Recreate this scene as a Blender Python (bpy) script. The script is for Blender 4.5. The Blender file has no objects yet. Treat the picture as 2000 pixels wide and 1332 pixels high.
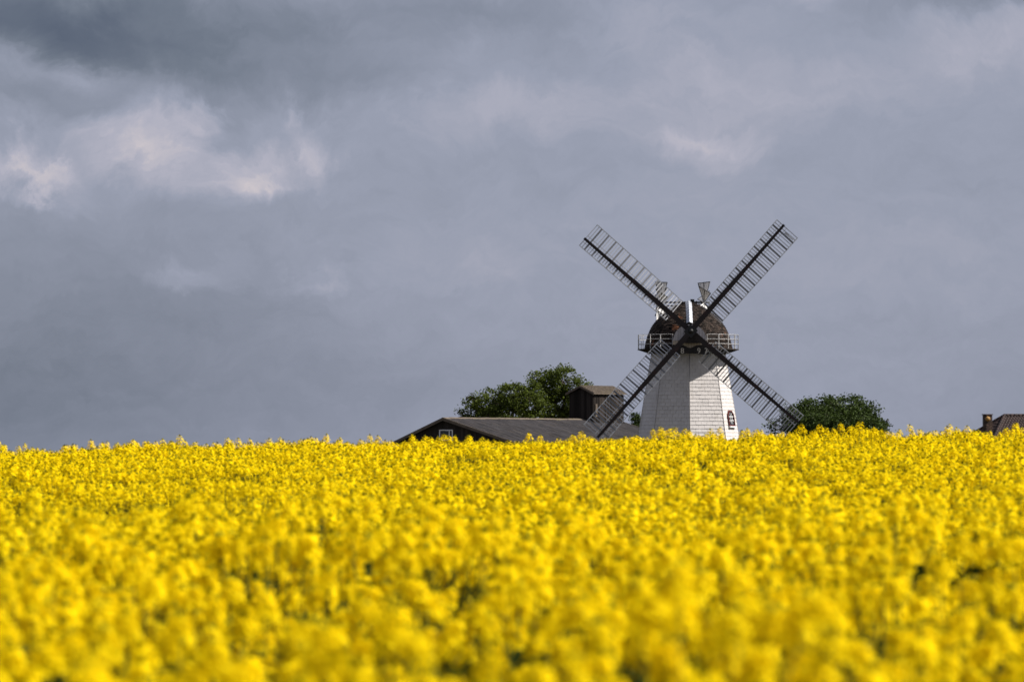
import bpy, math, random
import numpy as np
from mathutils import Vector, Matrix, Euler

random.seed(7)
rng = np.random.default_rng(7)
SC = bpy.context.scene
COL = SC.collection
PI = math.pi
R = math.radians

# ------------------------------------------------------------------ camera
F = 11111.0          # focal length in photo pixels (200 mm on 36 mm, 2000 px wide)
HOR = 885.0          # photo row of the true horizon
CAMZ = 2.0
cam_d = bpy.data.cameras.new('camera')
cam = bpy.data.objects.new('camera', cam_d)
COL.objects.link(cam)
cam_d.sensor_width = 36.0
cam_d.lens = 200.0
cam_d.clip_start = 0.1
cam_d.clip_end = 30000.0
cam.location = (0, 0, CAMZ)
cam.rotation_euler = (R(90) + math.atan((HOR - 666.0) / F), 0, 0)
cam_d.dof.use_dof = True
cam_d.dof.focus_distance = 165.0
cam_d.dof.aperture_fstop = 6.0
SC.camera = cam

# ------------------------------------------------------------------ sun and sky
SUN_AZ = R(92)       # 0 = from behind the camera, 90 = from the right
SUN_EL = R(47)
sdir = Vector((math.sin(SUN_AZ) * math.cos(SUN_EL), -math.cos(SUN_AZ) * math.cos(SUN_EL), math.sin(SUN_EL)))
sun_d = bpy.data.lights.new('sun', 'SUN')
sun_d.energy = 5.0
sun_d.angle = R(0.6)
sun_d.color = (1.0, 0.95, 0.88)
sun = bpy.data.objects.new('sun', sun_d)
COL.objects.link(sun)
sun.rotation_euler = (-sdir).to_track_quat('-Z', 'Y').to_euler()
sun.location = (60, 0, 80)

world = bpy.data.worlds.new('World')
SC.world = world
world.use_nodes = True
WN, WL = world.node_tree.nodes, world.node_tree.links
WN.clear()


def wn(kind, **kw):
    n = WN.new(kind)
    for k, v in kw.items():
        setattr(n, k, v)
    return n


def build_sky():
    out = wn('ShaderNodeOutputWorld')
    bg = wn('ShaderNodeBackground')
    bg.inputs['Strength'].default_value = 0.93
    WL.new(bg.outputs[0], out.inputs[0])
    sky = wn('ShaderNodeTexSky')
    sky.sky_type = 'NISHITA'
    sky.sun_disc = False
    sky.sun_elevation = SUN_EL
    sky.sun_rotation = math.atan2(sdir.x, sdir.y)
    sky_s = wn('ShaderNodeVectorMath', operation='SCALE')
    sky_s.inputs['Scale'].default_value = 0.06
    WL.new(sky.outputs[0], sky_s.inputs[0])
    tc = wn('ShaderNodeTexCoord')
    D = tc.outputs['Generated']
    # ragged edges: displace the direction with fractal noise
    wn1 = wn('ShaderNodeTexNoise')
    wn1.inputs['Scale'].default_value = 55.0
    wn1.inputs['Detail'].default_value = 9.0
    wn1.inputs['Roughness'].default_value = 0.62
    wn1.inputs['Distortion'].default_value = 0.4
    WL.new(D, wn1.inputs['Vector'])
    sub = wn('ShaderNodeVectorMath', operation='SUBTRACT')
    sub.inputs[1].default_value = (0.5, 0.5, 0.5)
    WL.new(wn1.outputs['Color'], sub.inputs[0])
    sc_ = wn('ShaderNodeVectorMath', operation='SCALE')
    sc_.inputs['Scale'].default_value = 0.022
    WL.new(sub.outputs[0], sc_.inputs[0])
    add = wn('ShaderNodeVectorMath', operation='ADD')
    WL.new(D, add.inputs[0])
    WL.new(sc_.outputs[0], add.inputs[1])
    W = add.outputs[0]
    # broad layered cloud cover over the whole sky
    mp = wn('ShaderNodeMapping')
    mp.inputs['Scale'].default_value = (1.0, 1.0, 2.6)
    WL.new(W, mp.inputs['Vector'])
    big = wn('ShaderNodeTexNoise')
    big.inputs['Scale'].default_value = 14.0
    big.inputs['Detail'].default_value = 7.0
    big.inputs['Roughness'].default_value = 0.55
    WL.new(mp.outputs[0], big.inputs['Vector'])
    acc = wn('ShaderNodeMath', operation='MULTIPLY_ADD')
    WL.new(big.outputs['Fac'], acc.inputs[0])
    acc.inputs[1].default_value = 0.20
    acc.inputs[2].default_value = 0.47 - 0.10
    val = acc.outputs[0]
    # fine mottling
    fine = wn('ShaderNodeTexNoise')
    fine.inputs['Scale'].default_value = 120.0
    fine.inputs['Detail'].default_value = 8.0
    fine.inputs['Roughness'].default_value = 0.6
    WL.new(mp.outputs[0], fine.inputs['Vector'])
    a2 = wn('ShaderNodeMath', operation='MULTIPLY_ADD')
    WL.new(fine.outputs['Fac'], a2.inputs[0])
    a2.inputs[1].default_value = 0.10
    a2b = wn('ShaderNodeMath', operation='SUBTRACT')
    WL.new(val, a2b.inputs[0])
    a2b.inputs[1].default_value = 0.05
    WL.new(a2b.outputs[0], a2.inputs[2])
    val = a2.outputs[0]
    # single clouds: (azimuth px, elevation px, half width, half height, brightness)
    clouds = [
        (300, 300, 360, 105, .07), (520, 300, 150, 90, .06), (30, 322, 95, 34, .36), (110, 338, 70, 22, .22), (165, 372, 45, 20, .14),
        (230, 282, 75, 36, .24), (330, 262, 70, 60, .30), (345, 330, 50, 50, .16), (470, 345, 70, 50, .30),
        (505, 375, 40, 30, .22), (612, 310, 40, 52, .24), (380, 215, 34, 24, .22), (565, 232, 30, 22, .20),
        (60, 128, 75, 45, .20), (180, 145, 50, 34, .22), (280, 45, 60, 30, .12), (430, 60, 90, 60, .10),
        (365, 530, 70, 28, .14), (605, 540, 60, 25, .14), (960, 540, 80, 30, .07),
        (1370, 262, 70, 26, .20), (1430, 298, 70, 26, .17), (1250, 225, 420, 55, .09), (1560, 170, 380, 45, .10),
        (1930, 95, 150, 50, .18), (1180, 45, 130, 55, .12), (1600, 0, 60, 22, .20), (850, 215, 330, 50, .11),
        (1360, 110, 150, 60, .10), (950, 90, 60, 50, .06),
        (120, 60, 360, 85, -.38), (560, 170, 280, 85, -.15), (600, 20, 300, 60, -.10), (980, 30, 240, 60, -.07),
        (60, 215, 170, 35, -.10), (160, 640, 640, 330, -.06), (-100, 780, 620, 300, -.12), (1930, 15, 180, 26, -.12),
        (700, 520, 330, 160, .06), (1500, 480, 700, 240, .05),
    ]
    lit = None
    for (px, py, rx, ry, amp) in clouds:
        c = Vector(((px - 1000) / F, 1.0, (HOR - py) / F)).normalized()
        s = wn('ShaderNodeVectorMath', operation='SUBTRACT')
        s.inputs[1].default_value = c
        WL.new(W, s.inputs[0])
        m = wn('ShaderNodeVectorMath', operation='MULTIPLY')
        m.inputs[1].default_value = (F / rx, 30.0, F / ry)
        WL.new(s.outputs[0], m.inputs[0])
        l = wn('ShaderNodeVectorMath', operation='LENGTH')
        WL.new(m.outputs[0], l.inputs[0])
        r = wn('ShaderNodeMapRange', interpolation_type='SMOOTHSTEP')
        r.inputs['From Min'].default_value = 1.75
        r.inputs['From Max'].default_value = 0.0
        r.inputs['To Min'].default_value = 0.0
        r.inputs['To Max'].default_value = 1.0
        WL.new(l.outputs['Value'], r.inputs['Value'])
        a = wn('ShaderNodeMath', operation='MULTIPLY_ADD')
        WL.new(r.outputs[0], a.inputs[0])
        a.inputs[1].default_value = amp
        if amp > 0:
            if lit is None:
                a.inputs[2].default_value = 0.0
            else:
                WL.new(lit, a.inputs[2])
            lit = a.outputs[0]
        else:
            WL.new(val, a.inputs[2])
            val = a.outputs[0]
    bil = wn('ShaderNodeTexNoise')
    bil.inputs['Scale'].default_value = 85.0
    bil.inputs['Detail'].default_value = 9.0
    bil.inputs['Roughness'].default_value = 0.58
    bil.inputs['Distortion'].default_value = 0.8
    WL.new(mp.outputs[0], bil.inputs['Vector'])
    bm = wn('ShaderNodeMapRange')
    bm.inputs['From Min'].default_value = 0.32
    bm.inputs['From Max'].default_value = 0.68
    bm.inputs['To Min'].default_value = 0.45
    bm.inputs['To Max'].default_value = 0.95
    WL.new(bil.outputs['Fac'], bm.inputs['Value'])
    fin = wn('ShaderNodeMath', operation='MULTIPLY_ADD')
    WL.new(lit, fin.inputs[0])
    WL.new(bm.outputs[0], fin.inputs[1])
    WL.new(val, fin.inputs[2])
    val = fin.outputs[0]
    ramp = wn('ShaderNodeValToRGB')
    e = ramp.color_ramp.elements
    e[0].position = 0.0
    e[0].color = (0.052, 0.067, 0.106, 1)
    e[1].position = 1.0
    e[1].color = (0.50, 0.445, 0.45, 1)
    for p, c in ((0.25, (0.111, 0.130, 0.172)), (0.5, (0.222, 0.240, 0.308)), (0.68, (0.312, 0.311, 0.376))):
        q = ramp.color_ramp.elements.new(p)
        q.color = (*c, 1)
    WL.new(val, ramp.inputs['Fac'])
    mix = wn('ShaderNodeMixRGB')
    mix.inputs['Fac'].default_value = 0.94
    WL.new(sky_s.outputs[0], mix.inputs['Color1'])
    WL.new(ramp.outputs['Color'], mix.inputs['Color2'])
    WL.new(mix.outputs[0], bg.inputs['Color'])


build_sky()

SC.view_settings.view_transform = 'Standard'
SC.view_settings.look = 'None'
SC.view_settings.exposure = 0.62
SC.view_settings.gamma = 1.0
SC.view_settings.use_curve_mapping = False
SC.cycles.use_denoising = True
SC.cycles.max_bounces = 4
SC.cycles.diffuse_bounces = 2
SC.cycles.transmission_bounces = 4
SC.cycles.transparent_max_bounces = 4


# ------------------------------------------------------------------ helpers
def link_obj(name, me, parent=None, loc=None, rot=None):
    o = bpy.data.objects.new(name, me)
    COL.objects.link(o)
    if parent is not None:
        o.parent = parent
    if loc is not None:
        o.location = loc
    if rot is not None:
        o.rotation_euler = rot
    return o


def tag(o, label=None, cat=None, group=None, kind=None):
    if label:
        o['label'] = label
    if cat:
        o['category'] = cat
    if group:
        o['group'] = group
    if kind:
        o['kind'] = kind
    return o


class MB:
    """collects vertices and faces, then links them as one mesh object"""

    def __init__(self):
        self.v, self.f, self.m, self.sm = [], [], [], []

    def add(self, verts, faces, mat=0, smooth=False):
        b = len(self.v)
        self.v += [tuple(p) for p in verts]
        self.f += [tuple(b + i for i in q) for q in faces]
        self.m += [mat] * len(faces)
        self.sm += [smooth] * len(faces)

    def box(self, c, size, rot=None, mat=0):
        hx, hy, hz = size[0] / 2, size[1] / 2, size[2] / 2
        pts = [Vector((x, y, z)) for x in (-hx, hx) for y in (-hy, hy) for z in (-hz, hz)]
        if rot is not None:
            pts = [rot @ p for p in pts]
        c = Vector(c)
        self.add([p + c for p in pts],
                 [(0, 1, 3, 2), (4, 6, 7, 5), (0, 4, 5, 1), (2, 3, 7, 6), (0, 2, 6, 4), (1, 5, 7, 3)], mat)

    def hexa(self, p, mat=0):
        """8 corners: 4 bottom loop then 4 top loop"""
        self.add(p, [(3, 2, 1, 0), (4, 5, 6, 7), (0, 1, 5, 4), (1, 2, 6, 5), (2, 3, 7, 6), (3, 0, 4, 7)], mat)

    def prism(self, poly, d, mat=0):
        """poly: list of 3d points (planar loop), d: extrusion vector"""
        n = len(poly)
        d = Vector(d)
        a = [Vector(p) for p in poly]
        b = [p + d for p in a]
        self.add(a + b, [tuple(range(n))[::-1], tuple(range(n, 2 * n))] +
                 [(i, (i + 1) % n, n + (i + 1) % n, n + i) for i in range(n)], mat)

    def tube(self, pts, rad, n=6, mat=0, cap=True, smooth=True):
        pts = [Vector(p) for p in pts]
        if not isinstance(rad, (list, tuple)):
            rad = [rad] * len(pts)
        vs, fs = [], []
        ref = Vector((0.13, 0.31, 0.94)).normalized()
        for i, p in enumerate(pts):
            t = (pts[min(i + 1, len(pts) - 1)] - pts[max(i - 1, 0)]).normalized()
            r0 = ref if abs(t.dot(ref)) < 0.95 else Vector((1, 0, 0))
            a = t.cross(r0).normalized()
            b = t.cross(a)
            for k in range(n):
                an = 2 * PI * k / n
                vs.append(p + (a * math.cos(an) + b * math.sin(an)) * rad[i])
        for i in range(len(pts) - 1):
            for k in range(n):
                fs.append((i * n + k, i * n + (k + 1) % n, (i + 1) * n + (k + 1) % n, (i + 1) * n + k))
        if cap:
            fs.append(tuple(range(n))[::-1])
            fs.append(tuple((len(pts) - 1) * n + k for k in range(n)))
        self.add(vs, fs, mat, smooth)

    def mesh(self, name, mats):
        me = bpy.data.meshes.new(name)
        me.from_pydata(self.v, [], self.f)
        for m in (mats if isinstance(mats, (list, tuple)) else [mats]):
            me.materials.append(m)
        me.polygons.foreach_set('material_index', self.m)
        me.polygons.foreach_set('use_smooth', self.sm)
        me.update()
        return me

    def build(self, name, mats, parent=None, loc=None, rot=None):
        return link_obj(name, self.mesh(name, mats), parent, loc, rot)


def material(name, col, rough=0.8, var=0.0, noise=None, island=0.0, stain=None, bump=None, metal=0.0,
             translucent=0.0, stretch=(1, 1, 1), spec=0.3, objrand=0.0, offset=(0, 0, 0)):
    """procedural material: base colour x noise variation x random per piece, optional stain colour"""
    m = bpy.data.materials.new(name)
    m.use_nodes = True
    N, L = m.node_tree.nodes, m.node_tree.links
    N.clear()
    out = N.new('ShaderNodeOutputMaterial')
    b = N.new('ShaderNodeBsdfPrincipled')
    b.inputs['Roughness'].default_value = rough
    b.inputs['Metallic'].default_value = metal
    b.inputs['Specular IOR Level'].default_value = spec
    rgb = N.new('ShaderNodeRGB')
    rgb.outputs[0].default_value = (*col, 1)
    c = rgb.outputs[0]
    tc = N.new('ShaderNodeTexCoord')
    mp = N.new('ShaderNodeMapping')
    mp.inputs['Scale'].default_value = stretch
    mp.inputs['Location'].default_value = offset
    L.new(tc.outputs['Object'], mp.inputs['Vector'])
    co = mp.outputs[0]

    def noise_fac(scale, detail=5.0, rough_=0.6):
        n = N.new('ShaderNodeTexNoise')
        n.inputs['Scale'].default_value = scale
        n.inputs['Detail'].default_value = detail
        n.inputs['Roughness'].default_value = rough_
        L.new(co, n.inputs['Vector'])
        return n.outputs['Fac']

    def bright(cin, fac, amount):
        mr = N.new('ShaderNodeMapRange')
        mr.inputs['To Min'].default_value = 1 - amount
        mr.inputs['To Max'].default_value = 1 + amount
        L.new(fac, mr.inputs['Value'])
        mm = N.new('ShaderNodeVectorMath')
        mm.operation = 'SCALE'
        L.new(cin, mm.inputs[0])
        L.new(mr.outputs[0], mm.inputs['Scale'])
        return mm.outputs[0]

    if noise and var:
        c = bright(c, noise_fac(noise), var * 1.6)
    if stain:
        scol, sscale, lo, hi = stain
        f = noise_fac(sscale, 6.0, 0.65)
        mr = N.new('ShaderNodeMapRange')
        mr.inputs['From Min'].default_value = lo
        mr.inputs['From Max'].default_value = hi
        L.new(f, mr.inputs['Value'])
        mx = N.new('ShaderNodeMixRGB')
        L.new(mr.outputs[0], mx.inputs['Fac'])
        L.new(c, mx.inputs['Color1'])
        mx.inputs['Color2'].default_value = (*scol, 1)
        c = mx.outputs[0]
    if island:
        g = N.new('ShaderNodeNewGeometry')
        c = bright(c, g.outputs['Random Per Island'], island)
    if objrand:
        oi = N.new('ShaderNodeObjectInfo')
        c = bright(c, oi.outputs['Random'], objrand)
    L.new(c, b.inputs['Base Color'])
    if bump:
        bp = N.new('ShaderNodeBump')
        bp.inputs['Strength'].default_value = bump[1]
        bp.inputs['Distance'].default_value = 0.02
        L.new(noise_fac(bump[0]), bp.inputs['Height'])
        L.new(bp.outputs[0], b.inputs['Normal'])
    sh = b.outputs[0]
    if translucent:
        t = N.new('ShaderNodeBsdfTranslucent')
        L.new(c, t.inputs['Color'])
        ms = N.new('ShaderNodeMixShader')
        ms.inputs['Fac'].default_value = translucent
        L.new(b.outputs[0], ms.inputs[1])
        L.new(t.outputs[0], ms.inputs[2])
        sh = ms.outputs[0]
    L.new(sh, out.inputs['Surface'])
    return m


def smooth_interp(x, xs, ys):
    """monotone-ish cubic through the points"""
    x = np.asarray(x, float)
    xs, ys = np.asarray(xs, float), np.asarray(ys, float)
    d = np.diff(ys) / np.diff(xs)
    m = np.zeros(len(xs))
    m[1:-1] = np.where(d[:-1] * d[1:] > 0, 2 * d[:-1] * d[1:] / (d[:-1] + d[1:] + 1e-12), 0)
    m[0], m[-1] = d[0], d[-1]
    xc = np.clip(x, xs[0], xs[-1])
    i = np.clip(np.searchsorted(xs, xc) - 1, 0, len(xs) - 2)
    h = xs[i + 1] - xs[i]
    t = (xc - xs[i]) / h
    return ((2 * t**3 - 3 * t**2 + 1) * ys[i] + (t**3 - 2 * t**2 + t) * h * m[i] +
            (-2 * t**3 + 3 * t**2) * ys[i + 1] + (t**3 - t**2) * h * m[i + 1])


CROP = 1.30
_gd = [-200, 0, 6, 8.5, 18, 28, 38, 45, 53, 60, 68, 76, 86, 100, 130, 180, 250, 420, 520, 800, 1500, 4000, 12000]
_gt = [-.75, -.45, -.37, -.36, -.42, -.42, -.41, -.37, -.235, -.07, 0.07, 0.135, 0.05, -0.15, -.5, -.7, -.85, -1., -1.2,
       -2.7, -5.7, -9.7, -22.7]          # crop tops relative to the eye
_gz = [t + CAMZ - CROP for t in _gt]


def ground_z(x, y):
    base = smooth_interp(y, _gd, _gz)
    tilt = 0.0175 * 14 * np.tanh(np.asarray(x, float) / 14)
    w = np.clip((np.asarray(y, float) - 4) / 55, 0, 1) * np.clip((200 - np.asarray(y, float)) / 100, 0, 1)
    return base + tilt * w


def PX(px, d):
    return (px - 1000) / F * d


def PZ(py, d):
    return CAMZ + (HOR - py) / F * d


# ------------------------------------------------------------------ materials
M = {}
M['soil'] = material('soil', (0.045, 0.042, 0.018), 0.95, 0.35, 0.9, stain=((0.10, 0.085, 0.05), 0.25, 0.45, 0.7))
M['petal'] = material('petal', (0.94, 0.70, 0.003), 0.7, island=0.12, translucent=0.24, spec=0.03, objrand=0.12)
M['bud'] = material('bud', (0.22, 0.20, 0.008), 0.8, island=0.2, spec=0.03)
M['stem'] = material('stem', (0.055, 0.075, 0.016), 0.8, spec=0.05, var=0.2, noise=20, translucent=0.0)
M['leaf'] = material('leaf', (0.030, 0.050, 0.010), 0.85, var=0.25, noise=9, translucent=0.12, spec=0.04)
M['slate'] = material('painted_plate', (0.58, 0.545, 0.525), 0.7, var=0.07, noise=2.2, island=0.05, objrand=0.05,
                      stain=((0.36, 0.33, 0.29), 1.1, 0.55, 0.78), stretch=(1.4, 1.4, 0.22), bump=(14, 0.25))
M['tower_wall'] = material('tower_wall', (0.14, 0.13, 0.12), 0.85, var=0.15, noise=3)
M['corner'] = material('corner_board', (0.30, 0.28, 0.27), 0.8, var=0.15, noise=3)
M['shingle'] = material('cap_shingle', (0.029, 0.021, 0.017), 0.9, var=0.25, noise=1.3, spec=0.15, island=0.85,
                        stain=((0.19, 0.08, 0.04), 0.62, 0.60, 0.66), offset=(2.6, 0.7, 0))
M['cap_core'] = material('cap_boarding', (0.02, 0.016, 0.014), 0.95, var=0.2, noise=4)
M['white'] = material('white_paint', (0.78, 0.77, 0.76), 0.55, var=0.08, noise=3, stain=((0.45, 0.42, 0.38), 1.4, 0.62, 0.8))
M['lattice'] = material('sail_bar_paint', (0.50, 0.50, 0.52), 0.6, var=0.12, noise=2, objrand=0.12)
M['lattice_dark'] = material('sail_beam_paint', (0.20, 0.20, 0.21), 0.6, var=0.12, noise=2, objrand=0.12)
M['stock'] = material('tarred_wood', (0.022, 0.015, 0.014), 0.6, var=0.3, noise=1.5, stain=((0.06, 0.02, 0.018), 0.9, 0.55, 0.75))
M['rail_paint'] = material('grey_rail_paint', (0.52, 0.51, 0.50), 0.6, var=0.15, noise=4)
M['iron'] = material('black_iron', (0.012, 0.011, 0.011), 0.5, var=0.3, noise=5, spec=0.4)
M['plank_grey'] = material('grey_plank', (0.60, 0.56, 0.56), 0.8, var=0.12, noise=3, objrand=0.12, stretch=(1, 1, 0.2))
M['plank_beige'] = material('beige_plank', (0.50, 0.42, 0.33), 0.8, var=0.14, noise=3, objrand=0.15, stretch=(1, 1, 0.2))
M['black_board'] = material('black_board', (0.025, 0.022, 0.021), 0.7, var=0.3, noise=4, stain=((0.10, 0.08, 0.07), 2.2, 0.58, 0.75))
M['digit'] = material('cream_digit', (0.72, 0.66, 0.58), 0.6, var=0.05, noise=6)
M['zinc'] = material('zinc_flashing', (0.48, 0.50, 0.54), 0.45, var=0.12, noise=5, metal=0.2, objrand=0.1)
M['vane'] = material('fan_vane', (0.60, 0.58, 0.56), 0.6, var=0.1, noise=4, stain=((0.25, 0.23, 0.21), 3.0, 0.62, 0.72))
M['red_frame'] = material('red_frame', (0.10, 0.02, 0.016), 0.55, var=0.2, noise=6)
M['glass'] = material('dark_glass', (0.012, 0.014, 0.017), 0.08, spec=0.5)
M['barn_wood'] = material('dark_barn_board', (0.030, 0.024, 0.021), 0.9, var=0.35, noise=3, island=0.35, stretch=(1, 1, 0.15))
M['tower_wood'] = material('weathered_board', (0.026, 0.021, 0.018), 0.9, spec=0.1, var=0.3, noise=3, island=0.5, stretch=(1, 1, 0.12))
M['roof_sheet'] = material('fibre_cement_roof', (0.040, 0.037, 0.039), 0.9, var=1.1, noise=1.6, stretch=(5.0, 0.5, 0.5), spec=0.1,
                           stain=((0.11, 0.09, 0.07), 0.9, 0.57, 0.72), bump=(9, 0.5))
M['moss_trim'] = material('mossy_roof_edge', (0.115, 0.090, 0.068), 0.9, var=0.4, noise=2.5, stain=((0.14, 0.12, 0.05), 1.5, 0.55, 0.7))
M['tile'] = material('red_roof_tile', (0.023, 0.011, 0.009), 0.75, var=0.25, noise=2, island=0.35)
M['brick'] = material('dark_brick', (0.065, 0.040, 0.030), 0.9, var=0.25, noise=8, island=0.4)
M['mortar'] = material('mortar', (0.085, 0.075, 0.065), 0.95, var=0.2, noise=8)
M['ochre'] = material('ochre_spot', (0.36, 0.20, 0.06), 0.7, var=0.2, noise=6)
M['render'] = material('house_wall', (0.42, 0.36, 0.30), 0.9, var=0.15, noise=1.2)
M['bark'] = material('bark', (0.060, 0.046, 0.034), 0.95, var=0.35, noise=5, bump=(10, 0.5))
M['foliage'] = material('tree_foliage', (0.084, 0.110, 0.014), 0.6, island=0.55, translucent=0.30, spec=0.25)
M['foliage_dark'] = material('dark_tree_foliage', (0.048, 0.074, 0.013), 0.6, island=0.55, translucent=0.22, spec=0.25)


# ------------------------------------------------------------------ ground
def build_ground():
    ys = np.concatenate([np.linspace(-200, -10, 8), np.arange(-6, 112, 2.0), np.arange(115, 260, 8.0),
                         np.arange(270, 560, 20.0), [600, 700, 850, 1100, 1500, 2200, 3200, 5000, 8000, 12000]])
    xp = np.concatenate([np.arange(0, 40, 2.0), [46, 60, 80, 110, 160, 240, 400, 800, 1600, 3000, 6000]])
    xs = np.concatenate([-xp[:0:-1], xp])
    X, Y = np.meshgrid(xs, ys)
    Z = ground_z(X, Y)
    nx, ny = len(xs), len(ys)
    vs = np.stack([X.ravel(), Y.ravel(), Z.ravel()], 1)
    fs = [(j * nx + i, j * nx + i + 1, (j + 1) * nx + i + 1, (j + 1) * nx + i) for j in range(ny - 1) for i in range(nx - 1)]
    me = bpy.data.meshes.new('ground')
    me.from_pydata(vs.tolist(), [], fs)
    me.materials.append(M['soil'])
    me.polygons.foreach_set('use_smooth', [True] * len(fs))
    o = link_obj('ground', me)
    tag(o, 'rolling farmland soil under the flowering field', 'ground', kind='structure')


build_ground()

# ------------------------------------------------------------------ windmill
DM = 420.0
MS = DM / F          # metres per photo pixel at the mill
MX = PX(1344.5, DM)
MG = float(ground_z(MX, DM))


def mz(py):
    """height above the mill's foot for a photo row"""
    return PZ(py, DM) - MG


def build_windmill():
    root = link_obj('windmill', None, loc=(MX, DM, MG))
    tag(root, 'white octagonal tower windmill with dark shingled cap and four lattice sails', 'windmill')

    # ---- tower
    z0, z1 = 0.0, mz(686)

    def rad(z):
        return 2.70 + (mz(690) - z) * (3.70 - 2.70) / (mz(690) - mz(850))

    mb = MB()
    core = []
    for z in (z0, z1):
        r = rad(z) - 0.05
        core += [(r * math.cos(-PI / 2 + k * PI / 4), r * math.sin(-PI / 2 + k * PI / 4), z) for k in range(8)]
    mb.add(core, [(k, (k + 1) % 8, 8 + (k + 1) % 8, 8 + k) for k in range(8)] + [tuple(range(8, 16))])
    tower = mb.build('tower', M['tower_wall'], root)
    # plates: faces k=0 is right of the front corner, k=7 left of it
    rows_h = 0.275
    nrow = int((z1 - z0) / rows_h)
    stuff = MB()
    zvis = mz(858)
    for k in range(8):
        a0, a1 = -PI / 2 + k * PI / 4, -PI / 2 + (k + 1) * PI / 4
        am = (a0 + a1) / 2
        nrm = Vector((math.cos(am), math.sin(am), 0))
        for r in range(nrow):
            zb, zt = z0 + r * rows_h, z0 + (r + 1) * rows_h

            def P(u, z, off):
                rr = rad(z)
                p0 = Vector((rr * math.cos(a0), rr * math.sin(a0), z))
                p1 = Vector((rr * math.cos(a1), rr * math.sin(a1), z))
                return p0.lerp(p1, u) + nrm * off
            w = 2 * rad((zb + zt) / 2) * math.sin(PI / 8)
            n = max(4, round(w / 0.46))
            shift = 0.5 if r % 2 else 0.0
            cuts = [0.0] + [(i + shift) / n for i in range(1 if shift == 0 else 0, n) if 0.02 < (i + shift) / n < 0.98] + [1.0]
            gap = 0.0065 / w
            for i in range(len(cuts) - 1):
                u0, u1 = cuts[i] + gap, cuts[i + 1] - gap
                jit = random.uniform(-0.006, 0.006)
                zj = random.uniform(-0.007, 0.007)
                ob, ot = 0.030 + jit, 0.004
                pts = [P(u0, zb - 0.02 + zj, -0.04), P(u1, zb - 0.02 + zj, -0.04), P(u1, zb - 0.02 + zj, ob), P(u0, zb - 0.02 + zj, ob),
                       P(u0, zt - 0.018, -0.04), P(u1, zt - 0.018, -0.04), P(u1, zt - 0.018, ot), P(u0, zt - 0.018, ot)]
                if k in (0, 7) and zt > zvis:
                    b = MB()
                    b.hexa(pts)
                    b.build('plate', M['slate'], tower)
                else:
                    stuff.hexa(pts)
    tag(stuff.build('plates', M['slate'], tower), kind='stuff')
    for k in range(8):
        a = -PI / 2 + k * PI / 4
        b = MB()
        r0, r1 = rad(z0) + 0.012, rad(z1) + 0.012
        b.tube([(r0 * math.cos(a), r0 * math.sin(a), z0), (r1 * math.cos(a), r1 * math.sin(a), z1)], 0.032, 6)
        b.build('corner_strip', M['corner'], tower)

    # ---- window on the bright right-hand face (k = 1)
    a0, a1 = -PI / 2 + PI / 4, -PI / 2 + PI / 2
    am = (a0 + a1) / 2
    nrm = Vector((math.cos(am), math.sin(am), 0))
    zc = (mz(802) + mz(832)) / 2

    def FP(u, z, off):
        rr = rad(z)
        c = nrm * (rr * math.cos(PI / 8))
        t = Vector((-math.sin(am), math.cos(am), 0))
        return Vector((c.x, c.y, z)) + t * u + nrm * (off + 0.05)
    cu = 0.10
    hw, hh = 0.62, 0.58
    ring = [(-hw, -hh), (hw, -hh), (hw, hh * 0.45), (hw * 0.45, hh), (-hw * 0.45, hh), (-hw, hh * 0.45)]
    win = MB()
    n = len(ring)
    for i in range(n):
        (x0, y0), (x1, y1) = ring[i], ring[(i + 1) % n]
        q = 0.84
        pts = [FP(cu + x0, zc + y0, 0), FP(cu + x1, zc + y1, 0), FP(cu + x1 * q, zc + y1 * q, 0), FP(cu + x0 * q, zc + y0 * q, 0)]
        win.prism(pts, nrm * 0.09)
    w = win.build('window', M['red_frame'], tower)
    g = MB()
    g.prism([FP(cu + x * 0.86, zc + y * 0.86, 0) for x, y in ring], nrm * 0.03)
    g.build('pane', M['glass'], w)
    mt = MB()
    for yy in (-0.17, 0.12):
        mt.prism([FP(cu - 0.44, zc + yy - 0.022, 0.03), FP(cu + 0.44, zc + yy - 0.022, 0.03), FP(cu + 0.44, zc + yy + 0.022, 0.03), FP(cu - 0.44, zc + yy + 0.022, 0.03)], nrm * 0.035)
    for xx in (-0.15, 0.15):
        mt.prism([FP(cu + xx - 0.022, zc - 0.41, 0.032), FP(cu + xx + 0.022, zc - 0.41, 0.032), FP(cu + xx + 0.022, zc + 0.38, 0.032), FP(cu + xx - 0.022, zc + 0.38, 0.032)], nrm * 0.04)
    mt.build('glazing_bar', M['white'], w)
    sl = MB()
    sl.prism([FP(cu - 0.66, zc - hh - 0.09, 0), FP(cu + 0.66, zc - hh - 0.09, 0), FP(cu + 0.66, zc - hh - 0.005, 0), FP(cu - 0.66, zc - hh - 0.005, 0)], nrm * 0.14)
    sl.build('sill', M['white'], w)

    # ---- cap
    prof = [(683, 86), (662, 81), (645, 74.5), (636, 69.5), (625, 60.5), (616, 51), (605, 37), (597, 23), (592.5, 10), (591, 0.3)]
    pz = [mz(p[0]) for p in prof]
    pr = [p[1] * MS for p in prof]
    zz = np.linspace(pz[0], pz[-1], 200)
    rr_ = smooth_interp(zz, pz, pr)
    arc = np.concatenate([[0], np.cumsum(np.hypot(np.diff(zz), np.diff(rr_)))])
    YS = 1.10

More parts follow.
